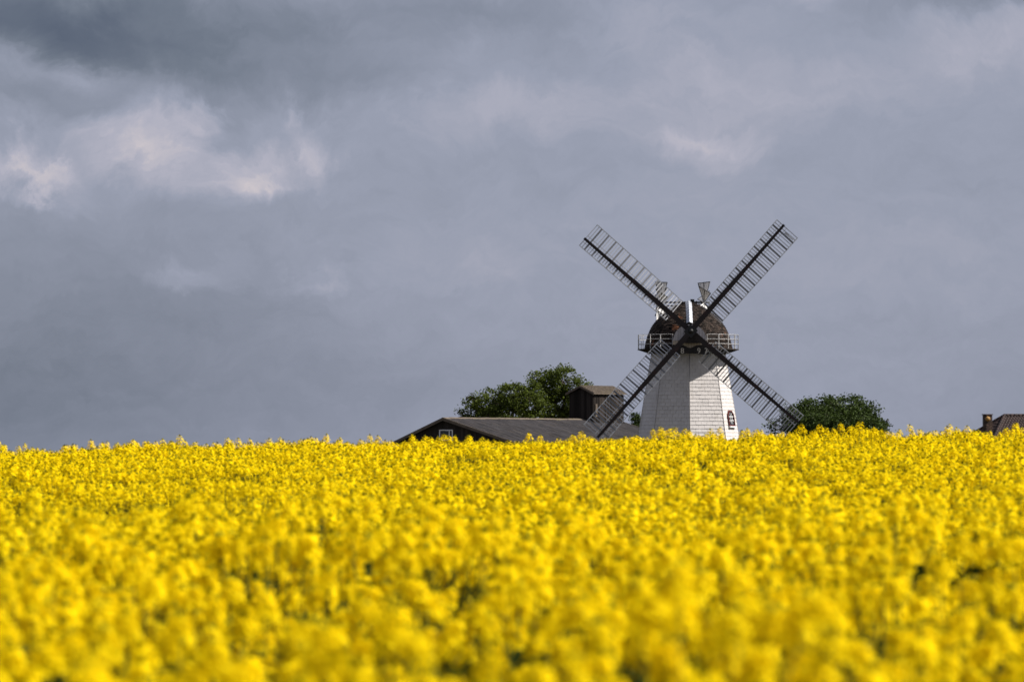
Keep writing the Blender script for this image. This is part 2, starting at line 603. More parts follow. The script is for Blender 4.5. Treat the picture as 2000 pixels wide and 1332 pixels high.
    def cap_pt(s, an, off=0.0):
        z = float(np.interp(s, arc, zz))
        r = float(np.interp(s, arc, rr_))
        z2 = float(np.interp(s + 0.05, arc, zz))
        r2 = float(np.interp(s + 0.05, arc, rr_))
        t = Vector((r2 - r, z2 - z))
        if t.length < 1e-6:
            t = Vector((-1, 0))
        t.normalize()
        nr, nz = t.y, -t.x
        rr2 = r + nr * off
        return Vector((rr2 * math.cos(an), rr2 * math.sin(an) * YS, z + nz * off))
    cb = MB()
    NS, NA = 26, 48
    vs = [cap_pt(arc[-1] * i / NS, 2 * PI * k / NA, -0.04) for i in range(NS + 1) for k in range(NA)]
    cb.add(vs, [(i * NA + k, i * NA + (k + 1) % NA, (i + 1) * NA + (k + 1) % NA, (i + 1) * NA + k) for i in range(NS) for k in range(NA)] +
           [tuple(range(NA))[::-1]], smooth=True)
    cap = cb.build('cap', M['cap_core'], root)
    sh = MB()
    course = 0.150
    nc = int(arc[-1] / course)
    for i in range(nc):
        s0 = i * course
        r = max(0.12, float(np.interp(s0, arc, rr_)))
        cnt = max(7, int(2 * PI * r / 0.20))
        ph = random.random()
        for k in range(cnt):
            a_0 = 2 * PI * (k + ph + 0.03) / cnt
            a_1 = 2 * PI * (k + ph + 0.95) / cnt
            d = random.uniform(-0.025, 0.02)
            lift = random.uniform(0.028, 0.062)
            sb, st = max(0, s0 + d), min(arc[-1], s0 + course * 1.25)
            sh.hexa([cap_pt(sb, a_0, -0.02), cap_pt(sb, a_1, -0.02), cap_pt(st, a_1, -0.03), cap_pt(st, a_0, -0.03),
                     cap_pt(sb, a_0, lift), cap_pt(sb, a_1, lift), cap_pt(st, a_1, 0.004), cap_pt(st, a_0, 0.004)])
    tag(sh.build('shingles', M['shingle'], cap), kind='stuff')
    # white ridge flashing down the front of the cap, folded in the middle, sheet by sheet
    sA, sB = arc[-1] - 0.15, float(np.interp(mz(633), zz, arc))
    nsh = 9
    for i in range(nsh):
        fa, fb = i / nsh, (i + 1) / nsh
        s_a, s_b = sA + (sB - sA) * fa, sA + (sB - sA) * (fb + 0.01)
        for side in (-1, 1):
            b = MB()
            pa, pb = cap_pt(s_a, -PI / 2, 0.20), cap_pt(s_b, -PI / 2, 0.22)
            qa, qb = cap_pt(s_a, -PI / 2, 0.03), cap_pt(s_b, -PI / 2, 0.05)
            wx = Vector((side * 0.23, 0.02, 0))
            o1 = Vector((0, 0.0, 0))
            b.hexa([pa + o1, pb + o1, qb + wx, qa + wx,
                    pa + Vector((0, 0.1, -0.03)), pb + Vector((0, 0.1, -0.03)), qb + wx + Vector((0, 0.1, -0.03)), qa + wx + Vector((0, 0.1, -0.03))])
            b.build('flashing_sheet', M['zinc'], cap)
    # roof edge kerb under the shingles
    kb = MB()
    N = 48
    vs = []
    for z, r in ((mz(691), 2.95), (mz(683) - 0.004, 3.1), (mz(683) - 0.004, 3.16), (mz(691), 3.05)):
        vs += [(r * math.cos(2 * PI * k / N), r * math.sin(2 * PI * k / N) * 1.06, z) for k in range(N)]
    kb.add(vs, [(j * N + k, j * N + (k + 1) % N, ((j + 1) % 4) * N + (k + 1) % N, ((j + 1) % 4) * N + k) for j in range(4) for k in range(N)])
    kb.build('cap_kerb', M['black_board'], cap)

    # ---- front gable of planks, below and around the shaft
    FY = -3.98
    gb = MB()
    hwid = 1.27
    zb_, zm_, zt_ = mz(682), mz(667), mz(636)
    outline = [(-hwid, zb_)] + [(hwid * math.cos(PI - PI * t / 14), zb_ + 0.45 + (zt_ - zb_ - 0.45) * math.sin(PI * t / 14)) for t in range(15)] + [(hwid, zb_)]
    gb.prism([(x, FY + 0.06, z) for x, z in outline], (0, 1.6, 0))
    gable = gb.build('front_gable', M['cap_core'], root)
    npl = 13
    for i in range(npl):
        x0, x1 = -hwid + 2 * hwid * i / npl + 0.006, -hwid + 2 * hwid * (i + 1) / npl - 0.006

        def top(x):
            return zb_ + 0.45 + (zt_ - zb_ - 0.45) * math.sqrt(max(0, 1 - (x / hwid) ** 2))

        def low(x):
            return zb_ + 0.10 - 0.16 * math.cos(min(PI, abs(x) / 0.55 * PI)) * 0.6 + 0.05 * abs(x)
        j = random.uniform(0, 0.012)
        b = MB()
        b.prism([(x0, FY - 0.02 - j, low(x0)), (x1, FY - 0.02 - j, low(x1)), (x1, FY - 0.02 - j, zm_ - 0.006), (x0, FY - 0.02 - j, zm_ - 0.006)], (0, 0.07 + j, 0))
        b.build('plank', M['plank_beige'], gable)
        if top(x0) > zm_ + 0.03 or top(x1) > zm_ + 0.03:
            b = MB()
            b.prism([(x0, FY - j, zm_ + 0.006), (x1, FY - j, zm_ + 0.006), (x1, FY - j, max(zm_ + 0.01, top(x1))), (x0, FY - j, max(zm_ + 0.01, top(x0)))], (0, 0.05 + j, 0))
            b.build('plank', M['plank_grey'], gable)
    # wavy black date board
    db = MB()
    hb = 1.46
    up = []
    for i in range(25):
        x = -hb + 2 * hb * i / 24
        up.append((x, FY - 0.09, zb_ + 0.09 - 0.17 * math.cos(min(PI, abs(x) / 0.6 * PI)) * 0.6))
    lo = []
    for i in range(13):
        x = hb - 2 * hb * i / 12
        lo.append((x, FY - 0.09, mz(693.5) + 0.05 * math.cos(x * 2.2)))
    db.prism(up + lo, (0, 0.06, 0))
    board = db.build('date_board', M['black_board'], root)
    for ch, px in (('1', 1317), ('8', 1332), ('9', 1364), ('7', 1378)):
        cu_ = bpy.data.curves.new('digit', 'FONT')
        cu_.body = ch
        cu_.size = 0.56
        cu_.extrude = 0.012
        cu_.align_x = 'CENTER'
        tmp = bpy.data.objects.new('tmp', cu_)
        COL.objects.link(tmp)
        dg = bpy.context.evaluated_depsgraph_get()
        me = bpy.data.meshes.new_from_object(tmp.evaluated_get(dg))
        me.name = 'digit'
        bpy.data.objects.remove(tmp)
        bpy.data.curves.remove(cu_)
        me.materials.clear()
        me.materials.append(M['digit'])
        link_obj('digit', me, board, ((px - 1347) * MS, FY - 0.105, mz(692)), (PI / 2, 0, 0))

    # ---- gallery round the cap
    RG = 3.76
    gz0 = mz(682)
    def gp(an, r, z):
        return Vector((r * math.cos(an), r * math.sin(an), z))
    A0, A1 = -PI / 2 + R(20), 3 * PI / 2 - R(20)
    nseg = 21
    dk = MB()
    for i in range(nseg):
        a, b_ = A0 + (A1 - A0) * i / nseg, A0 + (A1 - A0) * (i + 1) / nseg
        dk.hexa([gp(a, 3.0, gz0 - 0.07), gp(b_, 3.0, gz0 - 0.07), gp(b_, RG, gz0 - 0.07), gp(a, RG, gz0 - 0.07),
                 gp(a, 3.0, gz0), gp(b_, 3.0, gz0), gp(b_, RG, gz0), gp(a, RG, gz0)])
    gal = dk.build('gallery', M['tower_wood'], root)
    for i in range(nseg + 1):
        a = A0 + (A1 - A0) * i / nseg
        b = MB()
        b.box(gp(a, RG - 0.05, gz0 + 0.53), (0.042, 0.042, 1.06), Matrix.Rotation(a, 3, 'Z'))
        b.build('post', M['rail_paint'], gal)
        b = MB()
        t = Vector((-math.sin(a), math.cos(a), 0)) * 0.05
        b.prism([gp(a, RG - 0.08, gz0 - 0.072) - t, gp(a, 2.85, gz0 - 0.072) - t, gp(a, 2.85, gz0 - 0.34) - t, gp(a, RG - 0.5, gz0 - 0.22) - t], t * 2)
        b.build('bracket', M['black_board'], gal)
    for h in (0.36, 0.70, 1.04):
        b = MB()
        b.tube([gp(A0 + (A1 - A0) * i / nseg, RG - 0.05, gz0 + h) for i in range(nseg + 1)], 0.016, 6, smooth=False)
        b.build('rail', M['rail_paint'], gal)

    # ---- windshaft and poll end
    zh = mz(650)
    b = MB()
    b.tube([(0, -2.5, zh), (0, -5.35, zh)], [0.42, 0.36], 14)
    shaft = b.build('windshaft', M['iron'], root)
    b = MB()
    for (y, s) in ((-5.50, 0.62), (-5.92, 0.62)):
        b.box((0, y, zh), (0.72, 0.40, 0.72), Matrix.Rotation(R(41 if y > -5.6 else 41), 3, 'Y'))
    b.tube([(0, -6.1, zh), (0, -6.28, zh)], [0.22, 0.12], 10)
    b.build('poll_end', M['iron'], shaft)
    b = MB()
    b.prism([(-0.50, -4.02, zh - 0.30), (0.50, -4.02, zh - 0.30), (0.85, -4.02, zh - 0.85), (-0.85, -4.02, zh - 0.85)], (0, -0.35, 0))
    b.build('shaft_bearing', M['black_board'], root)

    # ---- four sails
    heavy, thin = MB(), MB()
    heavy.box((0, 0.37, 0), (0.13, 2.02, 0.085))
    thin.box((0, 0.37, 0), (0.055, 1.98, 0.045))
    hm = heavy.mesh('bar_heavy', M['lattice_dark'])
    tm = thin.mesh('bar_thin', M['lattice'])
    L = 10.33

    def twist(r):
        return R(24 - 19 * (r - 1.9) / (L - 1.9))
    for ang, yoff, full in ((48.7, -5.92, 1), (138.9, -5.50, 0), (228.7, -5.92, 0), (319.7, -5.50, 0)):
        an = R(ang)
        u = Vector((math.cos(an), 0, math.sin(an)))
        v = Vector((u.z, 0, -u.x))
        w = u.cross(v)
        mat = Matrix((u, v, w)).transposed().to_4x4()
        mat.translation = Vector((0, yoff, zh))
        st = MB()
        secs = [(0.0, .19, .20), (2.0, .185, .19), (5.6, .165, .16), (5.65, .145, .14), (L - 0.03, .095, .09)]
        vs = []
        for r_, a_, b_ in secs:
            vs += [(r_, -a_, -b_), (r_, a_, -b_), (r_, a_, b_), (r_, -a_, b_)]
        fs = [(3, 2, 1, 0), tuple(range(16, 20))]
        for i in range(4):
            for k in range(4):
                fs.append((i * 4 + k, i * 4 + (k + 1) % 4, i * 4 + 4 + (k + 1) % 4, i * 4 + 4 + k))
        st.add(vs, fs)
        sail = st.build('sail', M['stock'], root)
        sail.matrix_local = mat
        nb = 37
        for i in range(nb):
            r_ = 1.9 + (L - 0.12 - 1.9) * i / (nb - 1)
            hv = (i % 3 == 1)
            o = link_obj('bar', hm if hv else tm, sail)
            o.location = (r_ + random.uniform(-.012, .012), 0, -0.02)
            o.rotation_euler = (twist(r_), random.uniform(-.02, .02), random.uniform(-0.008, 0.008))

        def rail(vv, wd, m, ext=0.0):
            b = MB()
            pts = []
            for i in range(13):
                r_ = 1.86 - ext + (L - 0.08 - 1.86 + ext) * i / 12
                t = twist(r_)
                pts.append(Vector((r_, vv * math.cos(t), -0.02 + vv * math.sin(t))))
            for i in range(12):
                p, q = pts[i], pts[i + 1]
                e = Vector((0, wd, 0))
                g_ = Vector((0, 0, wd))
                b.hexa([p - e - g_, p + e - g_, p + e + g_, p - e + g_, q - e - g_, q + e - g_, q + e + g_, q - e + g_])
            b.build('rail', m, sail)
        rail(1.37, 0.030, M['white'])
        rail(-0.63, 0.030, M['white'])
        rail(0.30, 0.020, M['white'])
        rail(-0.24, 0.020, M['white'])
        if full:
            b = MB()
            r_ = L - 0.40
            t = twist(r_)
            b.box((r_, 0.83 * math.cos(t), 0.83 * math.sin(t) - 0.08), (0.20, 0.95, 0.02), Matrix.Rotation(t - R(38), 3, 'X'))
            b.build('end_board', M['white'], sail)

    # ---- double fantail behind the cap
    zf = mz(588)
    yf = 3.9
    cx = -0.28
    ax = MB()
    ax.tube([(cx - 2.0, yf, zf), (cx + 2.0, yf, zf)], 0.075, 8)
    fan = ax.build('fantail', M['iron'], root)
    b = MB()
    b.box((cx + 0.70, yf, zf + 0.02), (0.28, 0.40, 0.42))
    b.build('gear_box', M['iron'], fan)
    b = MB()
    b.box((cx + 1.0, yf - 0.2, zf - 0.02), (0.10, 0.2, 0.24))
    b.box((cx + 0.3, yf, zf - 0.25), (2.9, 0.16, 0.10))
    b.build('cross_beam', M['iron'], fan)
    vm = MB()
    vm.add([(-0.09, 0, 0.22), (0.09, 0, 0.22), (0.55, 0, 1.50), (-0.55, 0, 1.50), (-0.09, 0.02, 0.22), (0.09, 0.02, 0.22), (0.55, 0.02, 1.50), (-0.55, 0.02, 1.50)],
           [(3, 2, 1, 0), (4, 5, 6, 7), (0, 1, 5, 4), (1, 2, 6, 5), (2, 3, 7, 6), (3, 0, 4, 7)], 0)
    for (p, q) in (((-.09, 0.22), (-.55, 1.5)), ((.09, 0.22), (.55, 1.5)), ((-.57, 1.5), (.57, 1.5)), ((0, 0.0), (0, 1.5))):
        vm.tube([(p[0], 0.01, p[1]), (q[0], 0.01, q[1])], 0.032, 5, mat=1)
    vme = vm.mesh('vane', [M['vane'], M['iron']])
    for sx in (-1.62, 1.57):
        for k in range(6):
            o = link_obj('vane', vme, fan)
            pitch = R(38)
            a = 2 * PI * k / 6 + (R(4) if sx < 0 else R(-7))
            o.matrix_local = Matrix.Translation((cx + sx, yf, zf)) @ Matrix.Rotation(a, 4, 'X') @ Matrix.Rotation(-pitch, 4, 'Z')
    for sx in (-1.95, -1.2, 1.2, 1.95):
        b = MB()
        b.box((cx + sx, yf, (zf + gz0) / 2), (0.11, 0.13, zf - gz0))
        b.build('support_post', M['white'], fan)
    for sx in (-1.95, 1.95):
        b = MB()
        b.tube([(cx + sx, yf, zf - 0.5), (cx + sx * 1.05, yf - 1.7, gz0)], 0.06, 6)
        b.build('brace', M['white'], fan)
    b = MB()
    b.box((cx, yf, gz0 - 0.12), (4.4, 0.5, 0.2))
    b.box((cx - 1.6, yf - 1.2, gz0 - 0.12), (0.2, 2.4, 0.18))
    b.box((cx + 1.6, yf - 1.2, gz0 - 0.12), (0.2, 2.4, 0.18))
    b.build('tail_frame', M['black_board'], fan)


build_windmill()


# ------------------------------------------------------------------ barn with hoist tower
def build_barn():
    d0 = 430.0
    s = d0 / F
    th = R(60)
    x0 = PX(865, d0)
    g = float(ground_z(x0, d0)) - 0.15
    root = link_obj('barn', None, loc=(x0, d0, g), rot=(0, 0, th))
    tag(root, 'long low dark wooden barn with grey corrugated roof left of the windmill', 'barn')
    # local: +x along the ridge (right and away), +y to the far-left slope, -y to the near slope
    ZR = PZ(817, d0) - g
    Lr, bw, fw = 27.0, 4.6, 6.2
    pf, pb = 0.296, 0.416
    zef, zeb = ZR - fw * pf, ZR - bw * pb
    # walls
    w = MB()
    zi = 0.12
    gab = [(0.45, -fw + 0.4, 0), (0.45, -fw + 0.4, zef + 0.4 * pf - zi), (0.45, 0, ZR - zi), (0.45, bw - 0.4, zeb + 0.4 * pb - zi), (0.45, bw - 0.4, 0)]
    w.prism(gab, (Lr - 0.9, 0, 0))
    # vertical boards on the gable
    y = -fw + 0.4
    while y < bw - 0.45:
        y2 = min(bw - 0.4, y + random.uniform(0.16, 0.22))

        def tz(yy):
            return (ZR - zi + yy * pf) if yy < 0 else (ZR - zi - yy * pb)
        o = random.uniform(0.02, 0.045)
        w.prism([(0.45 - o, y + 0.008, 0), (0.45 - o, y2 - 0.008, 0), (0.45 - o, y2 - 0.008, tz(y2) - 0.02), (0.45 - o, y + 0.008, tz(y) - 0.02)][::-1], (o - 0.002, 0, 0))
        y = y2
    w.build('wall', M['barn_wood'], root)
    # corrugated roof slopes
    for nm, width, pitch, sgn in (('near', fw, pf, -1), ('far', bw, pb, 1)):
        r = MB()
        pitch_w = 0.177
        n = int(Lr / pitch_w) * 4
        bands = 4
        ln = width
        for bnd in range(bands):
            vs, fs = [], []
            b0, b1 = ln * bnd / bands, ln * (bnd + 1) / bands + (0.12 if bnd < bands - 1 else 0)
            lift = 0.018 if True else 0
            for i in range(n + 1):
                x = Lr * i / n
                c = 0.026 * math.sin(2 * PI * i / 4 + 0.4)
                sag = 0.05 * math.sin(x * 0.55) * math.sin(x * 0.21 + 1) + 0.012 * math.sin(int(x / 0.9) * 2.3 + bnd)
                # each band overlaps the one below it
                for (bb, dz) in ((b0, 0.012), (b1, 0.012 + (0.012 if bnd < bands - 1 else 0))):
                    vs.append((x, sgn * bb, ZR - bb * pitch + c + dz + sag * (0.7 if bb > 0.1 else 0.5)))
            for i in range(n):
                q = (2 * i, 2 * i + 1, 2 * i + 3, 2 * i + 2)
                fs.append(q if sgn < 0 else q[::-1])
            r.add(vs, fs)
        # soffit under the sheet
        r.prism([(0.02, 0, ZR - 0.10), (0.02, sgn * (width - 0.03), ZR - 0.10 - (width - 0.03) * pitch), (0.02, sgn * (width - 0.03), ZR - 0.06 - (width - 0.03) * pitch), (0.02, 0, ZR - 0.06)], (Lr - 0.04, 0, 0))
        r.build('roof', M['roof_sheet'], root)
        for xx in (-0.05, Lr - 0.03):
            b = MB()
            b.prism([(xx, 0, ZR + 0.075), (xx, 0, ZR - 0.16), (xx, sgn * (width + .02), ZR - 0.16 - width * pitch), (xx, sgn * (width + .02), ZR + 0.06 - width * pitch)], (0.08, 0, 0))
            b.build('verge_board', M['moss_trim'], root)
    b = MB()
    for i in range(27):
        o = random.uniform(-0.012, 0.012)
        xa, xb = Lr * i / 27 + 0.005, Lr * (i + 1) / 27 + 0.03
        b.prism([(xa, -0.22, ZR - 0.015 + o), (xa, -0.08, ZR + 0.065 + o), (xa, 0, ZR + 0.09 + o), (xa, 0.08, ZR + 0.065 + o), (xa, 0.22, ZR - 0.035 + o)], (xb - xa, 0, 0))
    b.build('ridge_cap', M['moss_trim'], root)
    # window in the gable, white frame, one narrow and one wide light
    px0, px1, py0, py1 = 854, 879, 840, 859

    def WY(px):
        # gable point whose view direction matches: px offset from the ridge start, along -y local
        return -(px - 865) * s / math.sin(th)
    ya, yb = WY(px1), WY(px0)          # ya < yb
    zb, zt = PZ(py1, d0) - g, PZ(py0, d0) - g
    xf = 0.45 - 0.05
    fr = MB()
    t = 0.075
    fr.box((xf - 0.03, (ya + yb) / 2, zt), (0.07, yb - ya + t, t))
    fr.box((xf - 0.03, (ya + yb) / 2, zb), (0.07, yb - ya + t, t))
    for yy in (ya, yb, ya + (yb - ya) * 0.24):
        fr.box((xf - 0.033, yy, (zb + zt) / 2), (0.07, t, zt - zb - t))
    win = fr.build('window', M['white'], root)
    b = MB()
    b.box((xf - 0.008, (ya + yb) / 2, (zb + zt) / 2), (0.012, yb - ya - t, zt - zb - t))
    b.build('pane', M['glass'], win)
    # hoist tower standing astride the ridge
    A0, A1, B0, B1 = 21.7, 26.6, 0.9, -1.25     # near side at y=-B0, far side at y=-B1
    def tzh(py):
        return PZ(py, 449.0) - g
    zE, zA = tzh(768), tzh(756)
    yn, yfr = -B0, -B1
    ym = (yn + yfr) / 2
    t = MB()
    core = [(A0, yn, 1.0), (A0, yn, zE), (A0, ym, zA - 0.06), (A0, yfr, zE), (A0, yfr, 1.0)]
    t.prism(core, (A1 - A0, 0, 0))
    ht = t.build('hoist_tower', M['barn_wood'], root)
    pl = MB()
    y = yn
    while y < yfr - 0.03:
        y2 = min(yfr, y + random.uniform(0.13, 0.19))
        def tt(yy):
            return zE + (zA - 0.06 - zE) * (1 - abs(yy - ym) / (yfr - ym)) - 0.03
        o = random.uniform(0.02, 0.05)
        pl.prism([(A0 - o, y + .007, 3.2), (A0 - o, y2 - .007, 3.2), (A0 - o, y2 - .007, tt(y2)), (A0 - o, y + .007, tt(y))][::-1], (o - .002, 0, 0))
        y = y2
    x = A0
    while x < A1 - 0.05:
        x2 = min(A1, x + random.uniform(0.15, 0.30))
        o = random.uniform(0.02, 0.06)
        pl.prism([(x + .01, yn - o, 3.2), (x2 - .01, yn - o, 3.2), (x2 - .01, yn - o, zE - 0.02), (x + .01, yn - o, zE - 0.02)], (0, o - .002, 0))
        x = x2
    pl.build('boarding', M['tower_wood'], ht)
    b = MB()
    b.box((A0 + 0.35, yn - 0.08, zE - 1.35), (0.28, 0.05, 1.0))
    b.build('pale_board', M['moss_trim'], ht)
    rf = MB()
    ov, eo = 0.25, 0.22
    slope = (zA - zE) / (yfr - ym)
    for sgn in (-1, 1):
        e = (yfr - ym) + eo
        rf.prism([(A0 - ov, ym, zA + 0.02), (A0 - ov, ym + sgn * e, zA + 0.02 - e * slope), (A0 - ov, ym + sgn * e, zA + 0.10 - e * slope), (A0 - ov, ym, zA + 0.12)], (A1 - A0 + 2 * ov, 0, 0))
    n = 40
    for i in range(n):
        xx = A0 - ov + (A1 - A0 + 2 * ov) * (i + .5) / n
        e = (yfr - ym) + eo
        rf.prism([(xx - 0.03, ym - 0.02, zA + 0.121), (xx - .03, ym - e, zA + 0.101 - e * slope), (xx - .03, ym - e, zA + 0.13 - e * slope), (xx - .03, ym - 0.02, zA + 0.15)], (0.06, 0, 0))
    rf.build('tower_roof', M['moss_trim'], ht)
    b = MB()
    for sgn in (-1, 1):
        e = (yfr - ym) + eo
        b.prism([(A0 - ov - 0.03, ym, zA + 0.13), (A0 - ov - 0.03, ym + sgn * e, zA + 0.11 - e * slope), (A0 - ov - 0.03, ym + sgn * e, zA - 0.06 - e * slope), (A0 - ov - 0.03, ym, zA - 0.04)], (0.028, 0, 0))
    b.build('barge_board', M['moss_trim'], ht)


build_barn()


# ------------------------------------------------------------------ tiled house at the right edge
def build_house():
    d0 = 460.0
    th = R(25)
    x0 = PX(1962, d0)
    g = float(ground_z(x0, d0)) - 0.1
    root = link_obj('house', None, loc=(x0, d0, g), rot=(0, 0, th))
    tag(root, 'house with dark red tiled hip roof and brick chimney at the right edge', 'house')
    ZR = PZ(812, d0) - g
    hd, hr, Lr = 4.0, 4.0, 9.0
    tanp = 0.78
    ze = ZR - hd * tanp
    w = MB()
    w.box((Lr / 2, 0, ze / 2 + 0.02), (Lr + 2 * hr - 1.0, 2 * hd - 1.0, ze + 0.04))
    w.build('wall', M['render'], root)
    rb = MB()
    c = [(-hr, -hd, ze), (Lr + hr, -hd, ze), (Lr + hr, hd, ze), (-hr, hd, ze), (0, 0, ZR), (Lr, 0, ZR)]
    rb.add(c, [(0, 1, 5, 4), (1, 2, 5), (2, 3, 4, 5), (3, 0, 4), (3, 2, 1, 0)])
    roof = rb.build('roof', M['mortar'], root)
    tl = MB()

    def tiles(p_left, p_right, top_left, top_right):
        """courses of curved tiles on a plane from eave to ridge"""
        eL, eR, tL, tR = map(Vector, (p_left, p_right, top_left, top_right))
        n = (eR - eL).cross(tL - eL).normalized()
        rows = int((tL - eL).length / 0.34) if (tL - tR).length > 0.1 else int(((tL - (eL + eR) / 2).length) / 0.34)
        for r in range(rows):
            a, b = r / rows, min(1, (r + 1.15) / rows)
            l0, r0 = eL.lerp(tL, a), eR.lerp(tR, a)
            l1, r1 = eL.lerp(tL, b), eR.lerp(tR, b)
            m = max(1, int((r0 - l0).length / 0.27))
            for i in range(m):
                f0, f1, fm = i / m, (i + 1) / m, (i + .55) / m
                o = random.uniform(-0.008, 0.008)
                pts = [l0.lerp(r0, f0) + n * (0.03 + o), l0.lerp(r0, fm) + n * (0.10 + o), l0.lerp(r0, f1) + n * (0.045 + o),
                       l1.lerp(r1, f0) + n * 0.005, l1.lerp(r1, fm) + n * 0.06, l1.lerp(r1, f1) + n * 0.015,
                       l0.lerp(r0, f0) - n * 0.005, l0.lerp(r0, f1) - n * 0.005]
                tl.add(pts, [(0, 1, 4, 3), (1, 2, 5, 4), (6, 7, 2, 1, 0)])
    tiles(c[0], c[1], c[4], c[5])
    tiles(c[3], c[0], c[4], c[4])
    tag(tl.build('tiles', M['tile'], roof), kind='stuff')
    for a, b_ in ((0, 4), (3, 4), (4, 5), (1, 5)):
        pa, pb = Vector(c[a]), Vector(c[b_])
        n = int((pb - pa).length / 0.38)
        h = MB()
        for i in range(n):
            h.tube([pa.lerp(pb, i / n) + Vector((0, 0, 0.03)), pa.lerp(pb, (i + 1.08) / n) + Vector((0, 0, 0.06))], [0.13, 0.12], 8)
        h.build('ridge_tile', M['tile'], roof)
    # chimney on the hip end
    cxw = (PX(1928.5, 457.0), 457.0)
    v = Matrix.Rotation(-th, 3, 'Z') @ Vector((cxw[0] - x0, cxw[1] - d0, 0))
    zt, zb = PZ(810, 457.0) - g, ze - 0.2
    wd = 17 * 457.0 / F / (math.cos(th) + math.sin(th)) * 1.0
    ch = MB()
    ch.box((v.x, v.y, (zt + zb) / 2), (wd - 0.02, wd - 0.02, zt - zb))
    chim = ch.build('chimney', M['mortar'], roof)
    bk = MB()
    z = zb
    k = 0
    while z < zt - 0.11:
        for sx in (-1, 1):
            for j in range(2):
                o = (j - 0.5) * wd / 2 + (0.04 if k % 2 else -0.04)
                bk.box((v.x + o, v.y + sx * wd / 2, z + 0.05), (wd / 2 - 0.02, 0.05, 0.085))
                bk.box((v.x + sx * wd / 2, v.y + o, z + 0.05), (0.05, wd / 2 - 0.02, 0.085))
        z += 0.105
        k += 1
    bk.build('brickwork', M['brick'], chim)
    cp = MB()
    cp.box((v.x, v.y, zt + 0.02), (wd + 0.14, wd + 0.14, 0.07))
    cp.build('chimney_cap', M['brick'], chim)
    rp = MB()  # added disc standing in for a round ochre spot, taken for a rapeseed flower
    q = Matrix.Rotation(-th, 3, 'Z') @ Vector((0, -1, 0))
    cpos = Vector((v.x, v.y, PZ(818, 457.0) - g)) + q * (wd / 2 + 0.09)
    rp.tube([cpos + q * -0.1, cpos + q * 0.08], [0.21, 0.20], 14)
    rp.build('spot_disc', M['ochre'], chim)


build_house()


# ------------------------------------------------------------------ trees
def tree(name, label, d, base_px, blobs, leaf, nclump, per, mat, group=None, trunk_r=0.3, size=(.20, .34), seed=1):
    """blobs: (px, py, half width px, half height px) ellipsoids in the crown at distance d"""
    rs = random.Random(seed)
    s = d / F
    bx = PX(base_px, d)
    g = float(ground_z(bx, d)) - 0.1
    root = link_obj(name, None, loc=(bx, d, g))
    tag(root, label, 'tree', group)
    els = []
    for (px, py, hw, hh) in blobs:
        els.append((Vector((PX(px, d) - bx, rs.uniform(-0.35, 0.35) * hw * s, PZ(py, d) - g)), hw * s, hw * s * 1.0, hh * s))
    tb = MB()
    zlow = min(e[0].z for e in els)
    fork = Vector((0, 0, max(1.4, zlow - 1.0)))
    tb.tube([(0, 0, 0), (0.05, 0.03, fork.z * 0.5), fork], [trunk_r * 1.35, trunk_r, trunk_r * 0.85], 10)
    trunk = tb.build('trunk', M['bark'], root)
    for e in els:
        lb = MB()
        c = e[0]
        mid = fork.lerp(c, 0.5) + Vector((rs.uniform(-.3, .3), rs.uniform(-.3, .3), 0.35))
        lb.tube([fork - Vector((0, 0, .2)), mid, c], [trunk_r * 0.5, trunk_r * 0.33, trunk_r * 0.16], 7)
        for j in range(7):
            v = Vector((rs.gauss(0, 1), rs.gauss(0, 1), rs.gauss(0.3, 1))).normalized()
            tip = c + Vector((v.x * e[1], v.y * e[2], v.z * e[3])) * 0.85
            st = mid.lerp(c, rs.uniform(0.2, 1))
            lb.tube([st, st.lerp(tip, .5) + Vector((0, 0, .12)), tip], [trunk_r * 0.15, trunk_r * 0.09, 0.015], 5)
        lb.build('limb', M['bark'], trunk)
    vol = [e[1] * e[2] * e[3] for e in els]
    vs, fs = [], []
    for k in range(nclump):
        e = rs.choices(els, vol)[0]
        while True:
            v = Vector((rs.uniform(-1, 1), rs.uniform(-1, 1), rs.uniform(-1, 1)))
            if v.length <= 1:
                break
        v = v.normalized() * (v.length ** 0.45 if v.length > 0 else 0) * rs.uniform(0.86, 1.06)
        cc = e[0] + Vector((v.x * e[1], v.y * e[2], v.z * e[3]))
        cr = rs.uniform(0.22, 0.46) * leaf
        for j in range(per):
            p = cc + Vector((rs.gauss(0, 1), rs.gauss(0, 1), rs.gauss(0, 0.75))) * cr * 0.6
            L_ = rs.uniform(*size)
            W_ = L_ * rs.uniform(0.45, 0.7)
            q = Euler((rs.uniform(-1.1, 1.1), rs.uniform(-1.1, 1.1), rs.uniform(0, 2 * PI))).to_matrix()
            b = len(vs)
            for t in ((0, -L_ / 2, 0), (W_ / 2, 0, 0.05), (0, L_ / 2, -0.02), (-W_ / 2, 0, 0.05)):
                vs.append(p + q @ Vector(t))
            fs.append((b, b + 1, b + 2))
            fs.append((b, b + 2, b + 3))
    me = bpy.data.meshes.new('crown')
    me.from_pydata([tuple(v) for v in vs], [], fs)
    me.materials.append(mat)
    link_obj('crown', me, root)


